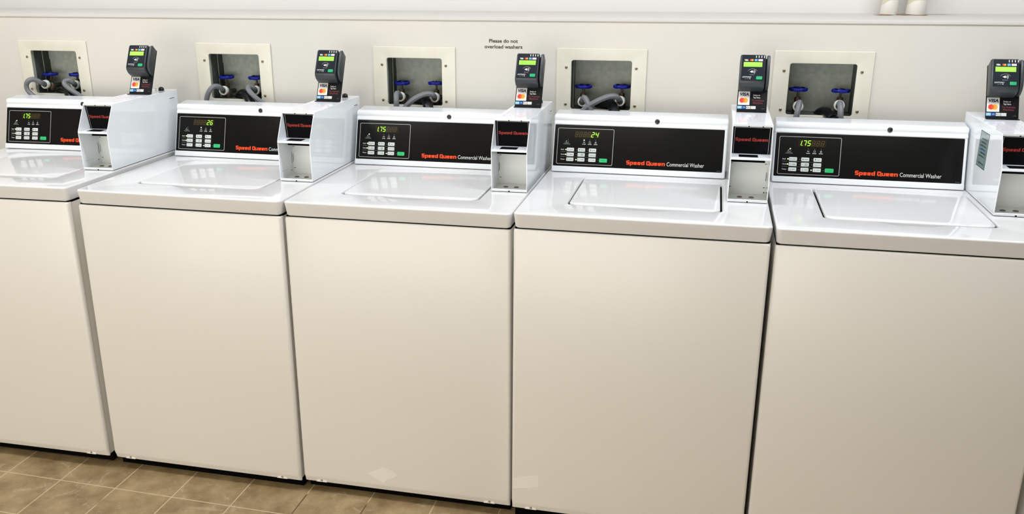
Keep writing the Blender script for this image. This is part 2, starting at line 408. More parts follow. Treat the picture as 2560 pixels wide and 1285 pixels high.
# ------------------------------------------------------------------ recessed supply boxes
NTH = ['leftmost', 'second', 'middle', 'fourth', 'rightmost']
WHICH = ['behind the leftmost washer', 'behind the second washer from left', 'behind the middle washer', 'behind the fourth washer from left', 'behind the rightmost washer']
def screw_head(r=0.0045):
    g = G(); g.lathe([(r, 0), (r, .0012), (r * .7, .0024), (0.0005, .0028)], SCREW, n=14)
    g.box((-r * .75, -.0006, .0024), (r * .75, .0006, .0031), SLOTM)
    return g
for i, (fx, fz) in enumerate(FR):
    e = empty('supply_box', T((fx + FW / 2, WY, fz - FH)), ['almond recessed water supply box with long seam inside, leftmost on the wall', 'almond recessed water supply box with rusty chipped lower edge, behind the second washer',
        'almond recessed water supply box left of the overload notice', 'almond recessed water supply box directly right of the overload notice', 'almond recessed water supply box below left of the two wrapped pipes'][i], 'valve box', 'recessed water supply boxes')
    M0 = frame((-FW / 2, 0, FH), (1, 0, 0), (0, 0, 1))
    def fr():
        g = G()
        g.plate([rrect(0, -FH, FW, 0, .002), rrect(OW0, -OH1, OW1, -OH0, .007)[::-1]], .005, FRAME, .0018, M=M0 @ T((0, 0, .0052)))
        return g
    obj('frame', cached('supply_frame', fr), e)
    def rec():
        g = G(); x0, x1, z0, z1 = OW0 - .002, OW1 + .002, -OH1 - .002, -OH0 + .002
        def q(a, b, c, d, m): g.raw([a, b, c, d], [(0, 1, 2, 3)], m, M0)
        for d0, d1, m in ((-.0, -.014, FLANGE), (-.014, -RD, GALV_SHADE)):
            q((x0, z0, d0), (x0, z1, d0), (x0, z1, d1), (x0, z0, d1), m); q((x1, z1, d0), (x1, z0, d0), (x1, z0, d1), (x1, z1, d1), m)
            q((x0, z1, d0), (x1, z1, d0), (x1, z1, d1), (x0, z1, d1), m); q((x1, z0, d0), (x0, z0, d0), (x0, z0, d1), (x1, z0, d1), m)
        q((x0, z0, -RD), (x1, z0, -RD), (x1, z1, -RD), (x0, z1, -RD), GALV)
        g.box((x0 + .0005, z0, -.060), (x0 + .0025, z1, -.058), FLANGE, M=M0)
        g.box((x0, z1 - .042, -RD), (x1, z1, -RD + .004), GALV, M=M0)
        return g
    obj('recess', cached('supply_recess', rec, 0), e)
    for sx, sz in ((.0315, -.060), (.2555, -.060), (.0315, -.178), (.2555, -.178)):
        obj('screw', cached('screw', screw_head), e, M0 @ T((sx, sz, .0052)) @ Matrix.Rotation(random.uniform(0, 3), 4, 'Z'))

# ------------------------------------------------------------------ valves and hoses
WHEEL = [[(126.6, 185), (192, 186)], [(567, 192), (641, 194)], [(1005, 207), (1091, 208)], [(1459, 216), (1555, 216)], [(1996, 223), (2102, 227)]]
RING = [[(113, 211), (188, 212)], [(559, 226.6), (639, 226)], [(1001, 242), (1087, 244)], [(1456, 254), (1550, 253)], [(1995, 266), (2098, 264)]]
HP = [[[(104, 207), (92, 201), (80, 198.5), (70, 203), (66, 213), (69, 225), (80, 237), (93, 246), (108, 256)],
       [(182, 206), (172, 201), (162, 204), (162, 211), (171, 220), (190, 233), (212, 247), (228, 257)]],
      [[(551, 219), (542, 215.5), (532, 217.5), (524, 226), (518.5, 240), (516, 254), (515, 268)],
       [(632, 219), (624, 216), (620, 221), (628, 233), (643, 247.5), (662, 262), (674, 271)]],
      [[(997, 235), (992.5, 233), (991, 240), (991, 252), (991, 268), (991, 286)],
       [(1082, 237), (1070, 234.5), (1055, 237.5), (1035, 248), (1018, 263), (1007, 277), (1000, 290)]],
      [[(1457, 247), (1461, 244), (1467, 252), (1473, 266), (1479, 281), (1484, 294)],
       [(1544, 244), (1533, 240.5), (1515, 243.5), (1490, 254.5), (1468, 268), (1452, 282), (1444, 293)]],
      [[(1998, 257), (1999, 258), (1996.5, 268), (1993, 283), (1989, 298), (1986, 312)],
       [(2099, 258), (2100, 260), (2101, 270), (2101, 285), (2101, 298), (2101, 313)]]]
DRAIN = [[(150, 240, .80), (156, 226, .78), (163, 222, .755), (170, 228, .735), (176, 240, .715), (184, 255, .705), (190, 270, .70)],
         [(596, 252, .81), (602, 238, .79), (610, 234, .76), (617, 238, .74), (624, 250, .72), (630, 264, .705), (634, 280, .70)],
         [(1040, 262, .81), (1048, 252, .79), (1057, 247, .765), (1064, 251, .745), (1069, 262, .72), (1073, 277, .705), (1076, 292, .70)],
         [(1498, 266, .81), (1510, 259, .79), (1522, 258, .765), (1530, 264, .745), (1535, 276, .72), (1540, 290, .705), (1543, 304, .70)],
         [(2036, 304, .81), (2042, 291, .80), (2054, 281, .775), (2067, 281, .75), (2075, 290, .725), (2080, 301, .705), (2082, 313, .70)]]
def wheel():
    g = G(); vs_, fs_ = [], []; n = 40
    prof = [(0.80, -.0050), (1.0, -.0045), (1.06, 0), (1.0, .0045), (0.80, .0050), (0.70, .001), (0.70, -.001)]
    for r, h in prof:
        for k in range(n):
            a = 2 * PI * k / n; rr = .0265 * r * (1 + .05 * math.cos(6 * a)); vs_.append((rr * math.cos(a), rr * math.sin(a), h + .0008 * math.cos(6 * a)))
    for i in range(len(prof)):
        i2 = (i + 1) % len(prof)
        for k in range(n): k2 = (k + 1) % n; fs_.append((i * n + k, i * n + k2, i2 * n + k2, i2 * n + k))
    g.raw(vs_, fs_, BLUE)
    for k in range(3): g.box((-.021, -.0035, -.002), (.021, .0035, .002), BLUE, .001, M=Matrix.Rotation(k * PI / 3 + .3, 4, 'Z'))
    g.lathe([(.007, -.005), (.007, .004), (.004, .0065), (.001, .007)], BLUE, n=14)
    g.lathe([(.003, .006), (.003, .009)], BRASS, n=8)
    return g
def vbody():
    g = G()
    g.lathe([(.0035, .030), (.0035, .012)], BRASS, n=10)
    g.lathe([(.0085, .017), (.0095, .014), (.0095, .007), (.0075, .005)], BRASS, n=6)
    g.lathe([(.007, .006), (.010, .001), (.0135, -.008), (.0135, -.016), (.010, -.024), (.004, -.027)], BRASS, n=18)
    return g
def tri(p, q, t): return p + (q - p) * t
for i in range(5):
    for j in range(2):
        wp = wpt(*WHEEL[i][j], WY + .05); rp = wpt(*RING[i][j], WY + .022)
        side = ('left', 'right')[j]
        e = empty('shutoff_valve', T((wp.x, wp.y, rp.z - .02)), f'{side} blue-handled water valve in the supply box {WHICH[i]}', 'valve', 'blue handled shutoff valves')
        b = rp.z; zt_ = wp.z - b
        obj('handwheel', cached('handwheel', wheel), e, T((0, 0, zt_ + .02)) @ Matrix.Rotation(random.uniform(-.06, .06), 4, 'X') @ Matrix.Rotation(i + j * .4, 4, 'Z'))
        sc = (zt_ - .004) / .030
        obj('valve_body', cached('valve_body', vbody), e, T((0, 0, .02)) @ Matrix.Diagonal((1, 1, max(.8, min(1.5, sc)), 1)))
        # outlet from the body to the hose coupling
        d = Vector((rp.x - wp.x, rp.y - wp.y, 0)); g = G()
        g.tube([Vector((0, 0, .014)), Vector((0, 0, .016)) + d * .5, d + Vector((0, .004, .02))], .009, BRASS)
        g.tube([Vector((0, -.002, .012)), Vector((0, .02, .012)), Vector((0, WY + RD - wp.y, .012))], .008, BRASS)
        obj('outlet', g, e)
        # hose with its white coupling
        h = empty('supply_hose', T(rp), f'grey braided supply hose on the {side} valve {WHICH[i]}', 'hose', 'grey water supply hoses')
        P = [wpt(*RING[i][j], WY + .018)]
        n = len(HP[i][j])
        ys = [WY + .004 - min(.045, .012 * (k + 1)) for k in range(n)]
        P += [wpt(*p, ys[k]) for k, p in enumerate(HP[i][j])]
        nrm = (P[2] - P[0]); nrm = (nrm.normalized() * .45 + Vector((0, -1, -.25)).normalized()).normalized()
        q = nrm.to_track_quat('Z', 'Y').to_matrix().to_4x4()
        cg = G(); cg.lathe([(.0155, -.010), (.0160, -.008), (.0160, .004), (.0150, .0055), (.0110, .0055), (.0110, -.004)], NYLON, M=q, n=24)
        obj('coupling', cg, h)
        hg = G(); hg.tube([p - rp for p in P], .0088, HOSE, n=16, flute=.035)
        hg.tube([P[0] - rp - nrm * .004, P[0] - rp, tri(P[0], P[1], .5) - rp], .0095, BRASS, n=14)
        obj('hose', hg, h)
    P = [wpt(a, b, y) for a, b, y in DRAIN[i]]
    bot = P[-1]; P += [bot + Vector((0, 0, -.2)), bot + Vector((0, 0, -.4))]
    h = tag(obj('drain_hose', G().tube([p - bot for p in P], .0168, RUBBER, n=18), None, T(bot)), f'thick black drain hose hooked over the supply box edge {WHICH[i]}', 'hose', 'black drain hoses')

# ------------------------------------------------------------------ washers
WX = [-1.3125, -0.6515, 0.0, 0.6535, 1.3085, 1.9755]
WYO = [-0.025, -0.013, 0.0, -0.017, -0.012, -0.012]
WZ = [0.0045, 0.003, 0.0, 0.0096, 0.007, 0.007]
LEAN = [-0.0085, 0, -0.002, 0, 0, 0]
WW = 0.647
ZT = 0.911; ZS = 0.8684
YB, Z0, TH = 0.520, ZT + .0056, math.radians(16.61)
FACE = frame((0, YB, Z0), (1, 0, 0), (0, math.sin(TH), math.cos(TH)))   # console face: local x = u, y = up the face, z = outward
def worktop():
    g = G(); M = T((0, 0, ZT))
    r = .014
    lid_gap = lid_outline(.0046, True)
    g.plate([rrect(0, 0, WW, .668, r, 8), lid_gap[::-1]], ZT - ZS, ENAMEL, .0052, M=M, bres=4)
    # the skirt draws in a little towards its lower edge
    for v in g.v:
        k = .16 * max(0, ZT - .004 - v.z)
        if v.y < .02: v.y += k
        if v.x < .02: v.x += k * .6
        if v.x > WW - .02: v.x -= k * .6
    return g
def lid_outline(o, scoop=False):
    x0, x1, y0, y1 = .1265 - o, .5215 + o, .1200 - o, .4665 + o
    r = .028
    pts = rrect(x0, y0, x1, y1, r, 8)
    if scoop:
        # front edge runs at the end of the loop (lower left corner) back to the first point
        sc = []
        for k in range(25):
            t = k / 24; x = .245 + t * .165
            d = .019 * min(1, math.sin(PI * t) * 1.45) ** 1.2
            sc.append((x, y0 - d))
        pts = pts + sc
    return pts
def lid():
    g = G(); g.plate([lid_outline(0)], .012, ENAMEL, .0038, M=T((0, 0, ZT + .0012)), bres=4)
    return g
def well():
    g = G(); x0, x1, y0, y1 = .10, .55, .085, .49
    g.box((x0, y0, ZT - .026), (x1, y1, ZT - .0115), ENAMEL)
    for xa in (.1208, .5215): g.box((xa, .135, ZT - .0118), (xa + .0057, .455, ZT - .0085), DARK)  # near-black strips painted as the shade in the lid's side gaps
    return g
def cabinet():
    g = G(); g.box((.003, .016, .030), (WW - .003, .660, ZS - .003), PANEL, .004, seg=2)
    g.box((.004, .010, ZS - .012), (WW - .004, .64, ZS + .001), DARK)  # dark filler painted as the shadow line under the worktop rim
    return g
def base_shade():  # black block standing for the shade under the cabinet
    return G().box((.006, .0330, 0.0), (WW - .006, .650, .0300), DARK)
def front_panel():
    g = G(); t = ZS - .0024
    prof = [(0, .052), (0, t - .006), (.0015, t - .0015), (.005, t), (.0165, t), (.0165, .030), (.0135, .028), (.0105, .0285), (.0035, .044)]
    bm_ = bmesh.new()
    a = [bm_.verts.new((.0015, p[0], p[1])) for p in prof]; b = [bm_.verts.new((WW - .0015, p[0], p[1])) for p in prof]
    n = len(prof); bm_.faces.new(a[::-1]); bm_.faces.new(b)
    for i in range(n): bm_.faces.new((a[i], a[(i + 1) % n], b[(i + 1) % n], b[i]))
    bmesh.ops.recalc_face_normals(bm_, faces=bm_.faces[:])
    es = [e for e in bm_.edges if abs(e.verts[0].co.x - e.verts[1].co.x) < 1e-9 and min(v.co.y for v in e.verts) < .012 and max(v.co.y for v in e.verts) < .012]
    bmesh.ops.bevel(bm_, geom=es, offset=.008, segments=4, affect='EDGES', profile=0.5)
    bm_.verts.index_update(); g.bm(bm_, PANEL)
    return g
def tab_screw():
    g = G(); n = 12
    arc = [(.017 * math.cos(PI * k / n), .0320 + .0068 * math.sin(PI * k / n)) for k in range(n + 1)]
    def slope(z): return .0035 + (.044 - z) / .0155 * .007 - .0003
    vs_ = [(x, slope(z), z) for x, z in arc] + [(x, .0040, .0312) for x, z in arc] + [(x, .0125, .0300) for x, z in arc]
    g.raw(vs_, [(k, k + 1, n + 2 + k, n + 1 + k) for k in range(n)] + [(n + 1 + k, n + 2 + k, 2 * n + 3 + k, 2 * n + 2 + k) for k in range(n)], PANEL)
    g.box((-.0030, .0025, .0325), (.0030, .0075, .0385), SCREW, .001)
    g.box((-.0014, .0018, .0325), (.0014, .0035, .0360), NYLON, .0004)
    return g
def console():
    g = G()
    def L(s, n): return (YB + s * math.sin(TH) - n * math.cos(TH), Z0 + s * math.cos(TH) + n * math.sin(TH))
    prof = [L(-.0035, -.004), L(-.0035, .0008), L(-.002, .0022), L(.0115, .0022), L(.0137, .0002), L(.1405, .0002), L(.1425, .0022), L(.1475, .0026), L(.1505, .0008), L(.1535, .0005),
            L(.1570, .0030), L(.1620, .0048), L(.1670, .0040), L(.1715, .0005), L(.1745, -.0050), L(.1760, -.0120)]
    prof += [(.622, Z0 + .1715), (.650, Z0 + .1665), (.655, Z0 + .160), (.655, Z0 - .003)]
    g.prism(prof, .0123, .5334, CONSOLE, .0045, 3, sel=lambda e: min(v.co.z for v in e.verts) > Z0 + .002 or True)
    g.box((.020, .528, ZT - .0005), (.526, .650, Z0 - .002), DARK)  # dark filler painted as the thin shadow below the console
    return g
def label_panel():
    g = G(); M = FACE @ T((0, 0, .0008))
    g.plate([rrect(.0165, .0139, .5245, .1402, .0025, 3)], .0008, BLACKP, .0, M=M)
    z = .00015
    g.ring2(rrect(.0262, .0200, .1985, .1305, .0040), rrect(.0275, .0213, .1972, .1292, .0030), SILVERLINE, M, z)
    g.heavy('Speed Queen', .2410, .0262, .1155, .0124, ORANGE, M, z)
    g.text('Commercial Washer', .3615, .0262, .1100, .0122, WHITEPR, M, z, bold=.004)
    g.text('203562', .5080, .0172, .0120, .0014, FAINTPR, M, z)
    for t, v in (('Soil', .0627), ('Cycle', .0480), ('Temp', .0330)): g.text(t, .0385, v, .0120 if t != 'Soil' else .009, .0036, WHITEPR, M, z, bold=.02)
    for v in (.0572, .0422):
        g.flat(rct(.0375, v, .0530, v + .0006), FAINTPR, M, z)
        g.flat(rct(.0545, v, .1500, v + .0004), FAINTPR, M, z)
    for t, u in (('WASH', .1085), ('RINSE', .1261), ('SPIN', .1440)): g.text(t, u, .0815, .0105, .0026, WHITEPR, M, z, bold=.03, centre=True)
    # little tub symbols over those words
    g.ring2(circ(.1261, .0887, .0030, 12), circ(.1261, .0887, .0024, 12), WHITEPR, M, z)
    g.text('u', .1085, .0870, .0050, .0050, WHITEPR, M, z, centre=True); g.text('@', .1440, .0870, .0050, .0044, WHITEPR, M, z, centre=True)
    g.text('INSERT', .0555, .0845, .0120, .0024, FAINTPR, M, z, bold=.03, centre=True); g.text('COINS/CARD', .0555, .0805, .0205, .0024, FAINTPR, M, z, bold=.03, centre=True)
    g.flat([(.0520, .0895), (.0545, .0920), (.0555, .0910), (.0530, .0885)], WHITEPR, M, z)
    g.flat([(.0580, .0885), (.0605, .0900), (.0600, .0885)], FAINTPR, M, z)
    return g
CU = [.0570, .0910, .1250]; RV = [.0593, .0443, .0293]; BW, BH = .0222, .0108
KEYN = [['LIGHT', 'MEDIUM', 'HEAVY'], ['NORMAL', 'PERM', 'DELICATES'], ['HOT', 'WARM', 'COLD']]
def key_btn(r, c):
    def f():
        g = G(); M = T((0, 0, .0012))
        g.plate([rrect(0, 0, BW, BH, .0018, 3)], .0012, KEYS, .0003, M=M)
        if KEYN[r][c] == 'PERM':
            g.text('PERM', .0095, .0060, .0085, .0022, KEYTXT, M, .0001, bold=.03); g.text('PRESS', .0095, .0024, .0090, .0022, KEYTXT, M, .0001, bold=.03)
        elif KEYN[r][c] == 'DELICATES': g.text('DELICATES', .0060, .0042, .0145, .0022, KEYTXT, M, .0001, bold=.03)
        else: g.text(KEYN[r][c], .0093, .0042, .0100, .0024, KEYTXT, M, .0001, bold=.03)
        if r == 2:
            g.flat(rct(.0046, .0030, .0054, .0085), KEYTXT, M, .0001); g.flat(circ(.005, .0032, .0010, 8), KEYTXT, M, .0001)
        elif r == 0: g.flat([(.0030, .0080), (.0075, .0080), (.0065, .0055), (.0060, .0030), (.0045, .0030), (.0040, .0055)] if c == 2 else circ(.0050, .0056, .0019, 8), KEYTXT, M, .0001) if c else g.ring2(circ(.0050, .0056, .0022, 10), circ(.0050, .0056, .0015, 10), KEYTXT, M, .0001)
        else: g.ring2(circ(.0040, .0056, .0022, 10), circ(.0040, .0056, .0017, 10), KEYTXT, M, .0001)
        return g
    return f
def start_btn():
    g = G(); M = T((0, 0, .0012)); g.plate([rrect(0, 0, .0240, .0118, .0018, 3)], .0012, KEYGREEN, .0003, M=M)
    g.text('START', .0070, .0048, .0100, .0022, mat('start_print', (0.005, 0.22, 0.07), .5), M, .0001, bold=.03)
    return g
# seven segments a..g in a 1 x 2 cell
SEGD = {'0': 'abcdef', '1': 'bc', '2': 'abged', '3': 'abgcd', '4': 'fgbc', '5': 'afgcd', '6': 'afgedc', '7': 'abc', '8': 'abcdefg', '9': 'abcfgd'}
SL = {'a': ((0, 2), (1, 2)), 'b': ((1, 2), (1, 1)), 'c': ((1, 1), (1, 0)), 'd': ((0, 0), (1, 0)), 'e': ((0, 1), (0, 0)), 'f': ((0, 2), (0, 1)), 'g': ((0, 1), (1, 1))}
def seg_digit(g, ch, u, v, wd, ht, m, z, th=.0017):
    for s_ in SEGD[ch]:
        (a0, b0), (a1, b1) = SL[s_]
        p = Vector((u + a0 * wd, v + b0 * ht / 2)); q = Vector((u + a1 * wd, v + b1 * ht / 2)); d = (q - p).normalized(); nn = Vector((-d.y, d.x)) * th / 2
        p = p + d * th * .35; q = q - d * th * .35
        pts = [p - nn, q - nn, q + d * th * .3, q + nn, p + nn, p - d * th * .3]
        g.flat([(a.x + (a.y - v) * .22, a.y) for a in pts], m, FACE, z)
def display(txt):
    def f():
        g = G(); g.plate([rct(.0795, .1015, .1575, .1225)], .0006, DISP, 0, M=FACE @ T((0, 0, .0012)))
        z = .00135
        cell = {}
        if txt == '1.75': cell = {0: '1', 1: '7', 2: '5'}
        else: cell = {4: txt[0], 5: txt[1]}
        for k in range(6):
            u = .0795 + .0124 * k
            if k in cell: seg_digit(g, cell[k], u, .1050, .0072, .0140, SEG, z)
            else: seg_digit(g, '8', u, .1050, .0072, .0140, GHOST, z, .0013)
        if txt == '1.75': g.flat(circ(.0900, .1052, .0011, 8), SEG, FACE, z)
        return g
    return f
def led():
    g = G(); g.lathe([(.0019, 0), (.0017, .0006), (.0006, .0010)], LEDON, n=12); return g
def led_off():
    g = G(); g.lathe([(.0010, 0), (.0009, .0003), (.0003, .0004)], LEDOFF, n=10); return g
LEDS = {'coin': (.0583, .0945), 'wash': (.1085, .0948), 'rinse': (.1261, .0950), 'spin': (.1440, .0953), 'r0c0': (.0540, .0645), 'r1c0': (.0537, .0495), 'r2c0': (.0530, .0345),
        'r0c1': (.0872, .0645), 'r1c1': (.0868, .0495), 'r2c1': (.0868, .0343), 'r0c2': (.1212, .0645), 'r1c2': (.1209, .0495), 'r2c2': (.1207, .0343), 'start': (.1545, .0343)}
STATE = [('1.75', ['coin', 'r0c0', 'r1c0']), ('26', ['wash', 'r0c0', 'r1c0', 'r2c2']), ('1.75', ['coin', 'r0c0', 'r1c0', 'r2c2']), ('24', ['wash', 'r0c0', 'r1c0', 'r2c1']), ('1.75', ['coin', 'r0c0', 'r1c0', 'r2c2']), ('1.75', [])]
WLAB = ['white top-loading washer at the left end, cut by the frame edge, display reading 1.75',
        'white top-loading washer second from left, display reading 26',
        'white top-loading washer in the middle, pale diamond reflection painted low on its front',
        'white top-loading washer fourth from left, display reading 24',
        'white top-loading washer nearest at the right, its lid seen whole',
        'added white top-loading washer, out of view at right, darkening the gap']  # added unseen sixth washer, there only to darken the end gap
def foot(): return G().lathe([(.020, 0), (.021, .004), (.018, .008), (.007, .010), (.007, .050)], KNOBB, n=16)
MW_ = []
for i in range(6):
    M = T((WX[i], WYO[i], WZ[i])) @ Matrix.Rotation(LEAN[i], 4, 'Y')
    MW_.append(M)
    e = empty('washing_machine', M, WLAB[i], 'washing machine', 'top-loading washers in a row')
    cb = obj('cabinet', cached('cabinet', cabinet), e)
    obj('base_shade', cached('base_shade', base_shade), e, T((0, 0, -WZ[i] + (.0035 if i == 0 else 0))))
    fp = obj('front_panel', cached('front_panel', front_panel), e)
    for sx in (.057, .584):
        s_ = obj('panel_screw', cached('tab_screw', tab_screw), fp, T((sx, 0, 0)))
    wt = obj('worktop', cached('worktop', worktop), e)
    obj('lid_well', cached('lid_well', well), wt)
    obj('lid', cached('lid', lid), e)
    cs = obj('console', cached('console', console), e)
    for fx, fy in ((.05, .07), (.597, .07), (.05, .60), (.597, .60)): obj('foot', cached('foot', foot), e, T((fx, fy, -WZ[i] + math.sin(LEAN[i]) * fx)))
    if i == 5: continue
    obj('label_panel', cached('label_panel', label_panel), cs)
    txt, on = STATE[i]
    obj('digital_display', cached('display_' + txt, display(txt)), cs)
    for r in range(3):
        for c in range(3): obj('button', cached(f'button_{r}{c}', key_btn(r, c)), cs, FACE @ T((CU[c], RV[r], .0008)))
    tag(obj('start_button', cached('start_button', start_btn), cs, FACE @ T((.1582, .0290, .0008))), 'green start button')
    for k, (u, v) in LEDS.items():
        if k in on: obj('indicator_light', cached('led', led), cs, FACE @ T((u, v, .0009)))
        else: obj('indicator_light', cached('led_off', led_off), cs, FACE @ T((u, v, .0009)))
    obj('console_plug', cached('console_plug', lambda: G().lathe([(.0072, -.002), (.0072, .0008), (.0058, .0020), (.001, .0026)], KNOBB, n=20)), cs, FACE @ T((.3255, .1585, .0036)) @ Matrix.Rotation(.05, 4, 'X'))
    if i == 2:  # thin pale shapes painted as a reflection low on the panel
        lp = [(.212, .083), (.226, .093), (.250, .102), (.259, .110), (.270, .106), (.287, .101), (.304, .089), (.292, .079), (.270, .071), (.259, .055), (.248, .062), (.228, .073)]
        tag(obj('reflection_mark', G().plate([lp], .0004, REFL, 0, M=frame((0, 0, 0), (1, 0, 0), (0, 0, 1)) @ T((0, 0, .0003))), fp), 'painted pale diamond shaped reflection')
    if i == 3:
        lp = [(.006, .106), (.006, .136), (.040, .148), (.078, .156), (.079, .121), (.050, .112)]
        tag(obj('reflection_mark', G().plate([[(a, b - .009) for a, b in lp]], .0004, REFL, 0, M=frame((0, 0, 0), (1, 0, 0), (0, 0, 1)) @ T((0, 0, .0003))), fp), 'painted pale square reflection')

# ------------------------------------------------------------------ payment boxes on the washer tops
BX0, BX1 = .5385, .6430; BC = (BX0 + BX1) / 2; BWH = (BX1 - BX0) / 2
BYF, BYM, BYT, BYB = .2370, .2345, .2795, .6530
BZM, BZT, BZ0 = .1217, .2030, .0018
# local origin: bottom centre of the front edge
def bl(y, z): return (y - BYF, z)
def pay_body():
    g = G()
    side = [bl(BYF, BZ0), bl(BYM, BZM), bl(BYT, BZT), bl(BYB, BZT), bl(BYB, BZ0)]
    t = .0022
    for a, b in ((-BWH, -BWH + t), (BWH - t, BWH)): g.prism(side, a, b, BOXW, .0006, 1)
    g.box((-BWH + .0015, BYT - BYF, BZT - t), (BWH - .0015, BYB - BYF, BZT - .0001), BOXW)          # top
    g.box((-BWH + .0015, BYT - BYF + .0006, BZT - .006), (BWH - .0015, BYT - BYF + .003, BZT - .0004), BOXW)   # top lip
    g.box((-BWH + .0015, .0006, BZ0), (BWH - .0015, .40, BZ0 + .0022), BOXIN)                      # floor of the coin bay
    g.box((-BWH + .0015, .0002, BZ0), (BWH - .0015, .0022, BZ0 + .0068), BOXW, .0006, 1)           # front lip
    g.box((-BWH + .0015, BYB - BYF - .002, BZ0), (BWH - .0015, BYB - BYF, BZT), BOXW)              # back
    g.box((-.002, -.0002, BZ0), (.002, .0012, BZ0 + .0028), DARK)
    for x in (-.010, .026): g.box((x - .0015, BYT - BYF - .0002, BZT - .0062), (x + .0015, BYT - BYF + .001, BZT - .0042), DARK)
    g.box((-BWH + .002, .004, 0), (BWH - .002, BYB - BYF - .004, BZ0), DARK)  # dark filler painted as the shadow between box and worktop
    # slot near the rear of the right side
    Mr = frame((BWH, 0, 0), (0, 1, 0), (0, 0, 1))
    g.plate([rrect(.359, .1715, .396, .1800, .004)], .0012, BOXW, .0003, M=Mr @ T((0, 0, .0008)))
    g.flat(rrect(.362, .1768, .393, .1788, .0009, 3), SLOTM, Mr, .0009)
    return g
YP = .330 - BYF
def pay_back():
    g = G(); g.box((-BWH + .002, YP, BZ0 + .002), (BWH - .002, YP + .002, .106), BOXIN)
    g.box((-BWH + .002, YP + .001, .104), (BWH - .002, YP + .003, .122), DARK)
    M = frame((0, YP - .0002, 0), (1, 0, 0), (0, 0, 1))
    for s_ in (-1, 1):
        for v in (.022, .088): g.flat(rct(s_ * .0455 - .003, v, s_ * .0455 + .003, v + .0016), SLOTM, M)
        g.flat(rct(s_ * .0485 - .0007, .042, s_ * .0485 + .0007, .066), SLOTM, M)
    g.flat(circ(.0465, .009, .0020, 10), SLOTM, M)
    # holes low in the left side wall
    Ml = frame((-BWH + .0024, 0, 0), (0, 1, 0), (0, 0, 1))
    g.flat(circ(.078, .018, .0022, 10), SLOTM, Ml); g.flat(circ(.084, .096, .0018, 10), SLOTM, Ml)
    g.flat(rct(.083, .038, .0865, .072), FAINTPR, Ml); g.flat(rct(.010, .0262, .055, .0270), SILVERLINE, Ml)
    return g
LTH = math.atan2(.0135, BZT - .003 - BZM)
MLAB = frame((0, .2825 - BYF, BZT - .0035), (1, 0, 0), (0, -math.sin(LTH), math.cos(LTH)))
def pay_label():
    g = G(); h = (BZT - .0035 - BZM) / math.cos(LTH)
    g.plate([rct(-BWH + .0025, -h, BWH - .0025, 0)], .0015, BLACKB, 0, M=MLAB)
    o = rct(-BWH + .0065, -h - .001, BWH - .0065, -.0045); n_ = rct(-BWH + .0075, -h - .001, BWH - .0075, -.0055)
    g.ring2(o, n_, SILVERLINE, MLAB, .0002)
    g.heavy('Speed Queen', -.0420, -h * .545, .0845, .0092, DKRED, MLAB, .0003)
    return g
def pay_shelf():
    g = G(); y0, y1 = .0000 - .0020, .2955 - BYF
    g.plate([rct(-BWH + .002, y0, BWH - .002, y1)], .0018, BOXW, 0, M=T((0, 0, BZM)))
    g.box((-BWH + .002, y0 - .0006, BZM - .0055), (BWH - .002, y0 + .0012, BZM + .0002), BOXW, .0006, 1)
    g.flat(rct(.5600 - BC, .2475 - BYF, .6095 - BC, .2830 - BYF), BLACKB, None, BZM + .0002)
    g.box((-BWH + .004, .060, .0985), (BWH - .012, .0925, .1198), DARK)
    return g
def pay_plug():
    g = G(); g.lathe([(.0074, 0), (.0072, .0016), (.0058, .0022), (.0052, .0014), (.0008, .0018)], BRONZE, n=20); g.box((-.004, -.0006, .0014), (.004, .0006, .0022), SLOTM); return g
def pay_paper():
    g = G(); Mt = T((0, 0, BZT))
    for x0, x1 in ((-.043, -.0065), (-.0020, .0370)):
        g.plate([rct(x0, .078, x1, .232)], .0003, STICK, 0, M=Mt @ T((0, 0, .0003)))
        for k in range(9):
            y = .215 - k * .0155
            mm = STICKR if (k in (5, 6, 7) and x0 < -.02) else STICKT
            x = x0 + .004
            while x < x1 - .008:
                ln = random.uniform(.004, .010); g.flat(rct(x, y, min(x + ln, x1 - .003), y + random.uniform(.002, .0038)), mm, Mt, .0005); x += ln + .003
        g.flat(rct(x0 + .0005, .080, x0 + .001, .230), STICKT, Mt, .0005)
    return g
def pay_knob(): return G().lathe([(.0098, 0), (.0097, .005), (.0085, .0090), (.0055, .0118), (.001, .0130)], KNOBB, n=24)
def pay_stud():
    g = G(); g.lathe([(.0042, 0), (.0042, .0050), (.0030, .0062)], NYLON, n=14); g.lathe([(.0020, .006), (.0020, .0072)], KNOBB, n=8); return g
BLAB = ['white metal payment box on the leftmost washer, long side in view',
        'white metal payment box on the second washer, between displays 26 and 1.75',
        'white metal payment box on the middle washer, beside the fourth washer console',
        'white metal payment box on the fourth washer, seen straight from the front',
        'white metal payment box with teal sticker on its side, at right edge']
RX = [.0010, .0010, -.0005, .0020, .0090]; RY = [.5110, .5095, .5113, .5113, .5270]
RLAB = ['dark grey card reader with payment logos, on the leftmost payment box',
        'dark grey card reader with payment logos, above the washer reading 26',
        'dark grey card reader with payment logos, right under the overload notice',
        'dark grey card reader with payment logos, just left of the rightmost supply box',
        'dark grey card reader with payment logos, at the right edge of the photo']
LN = math.radians(25)
RF = frame((0, 0, 0), (1, 0, 0), (0, math.sin(LN), math.cos(LN)))   # x, s up the plate, n outward
def RS(x, s, n): return RF @ Vector((x, s, n))
def rprism(g, prof, x0, x1, m, bev):
    """profile in (s, n)"""
    g.prism([( (RF @ Vector((0, a, b))).y, (RF @ Vector((0, a, b))).z) for a, b in prof], x0, x1, m, bev, 3)
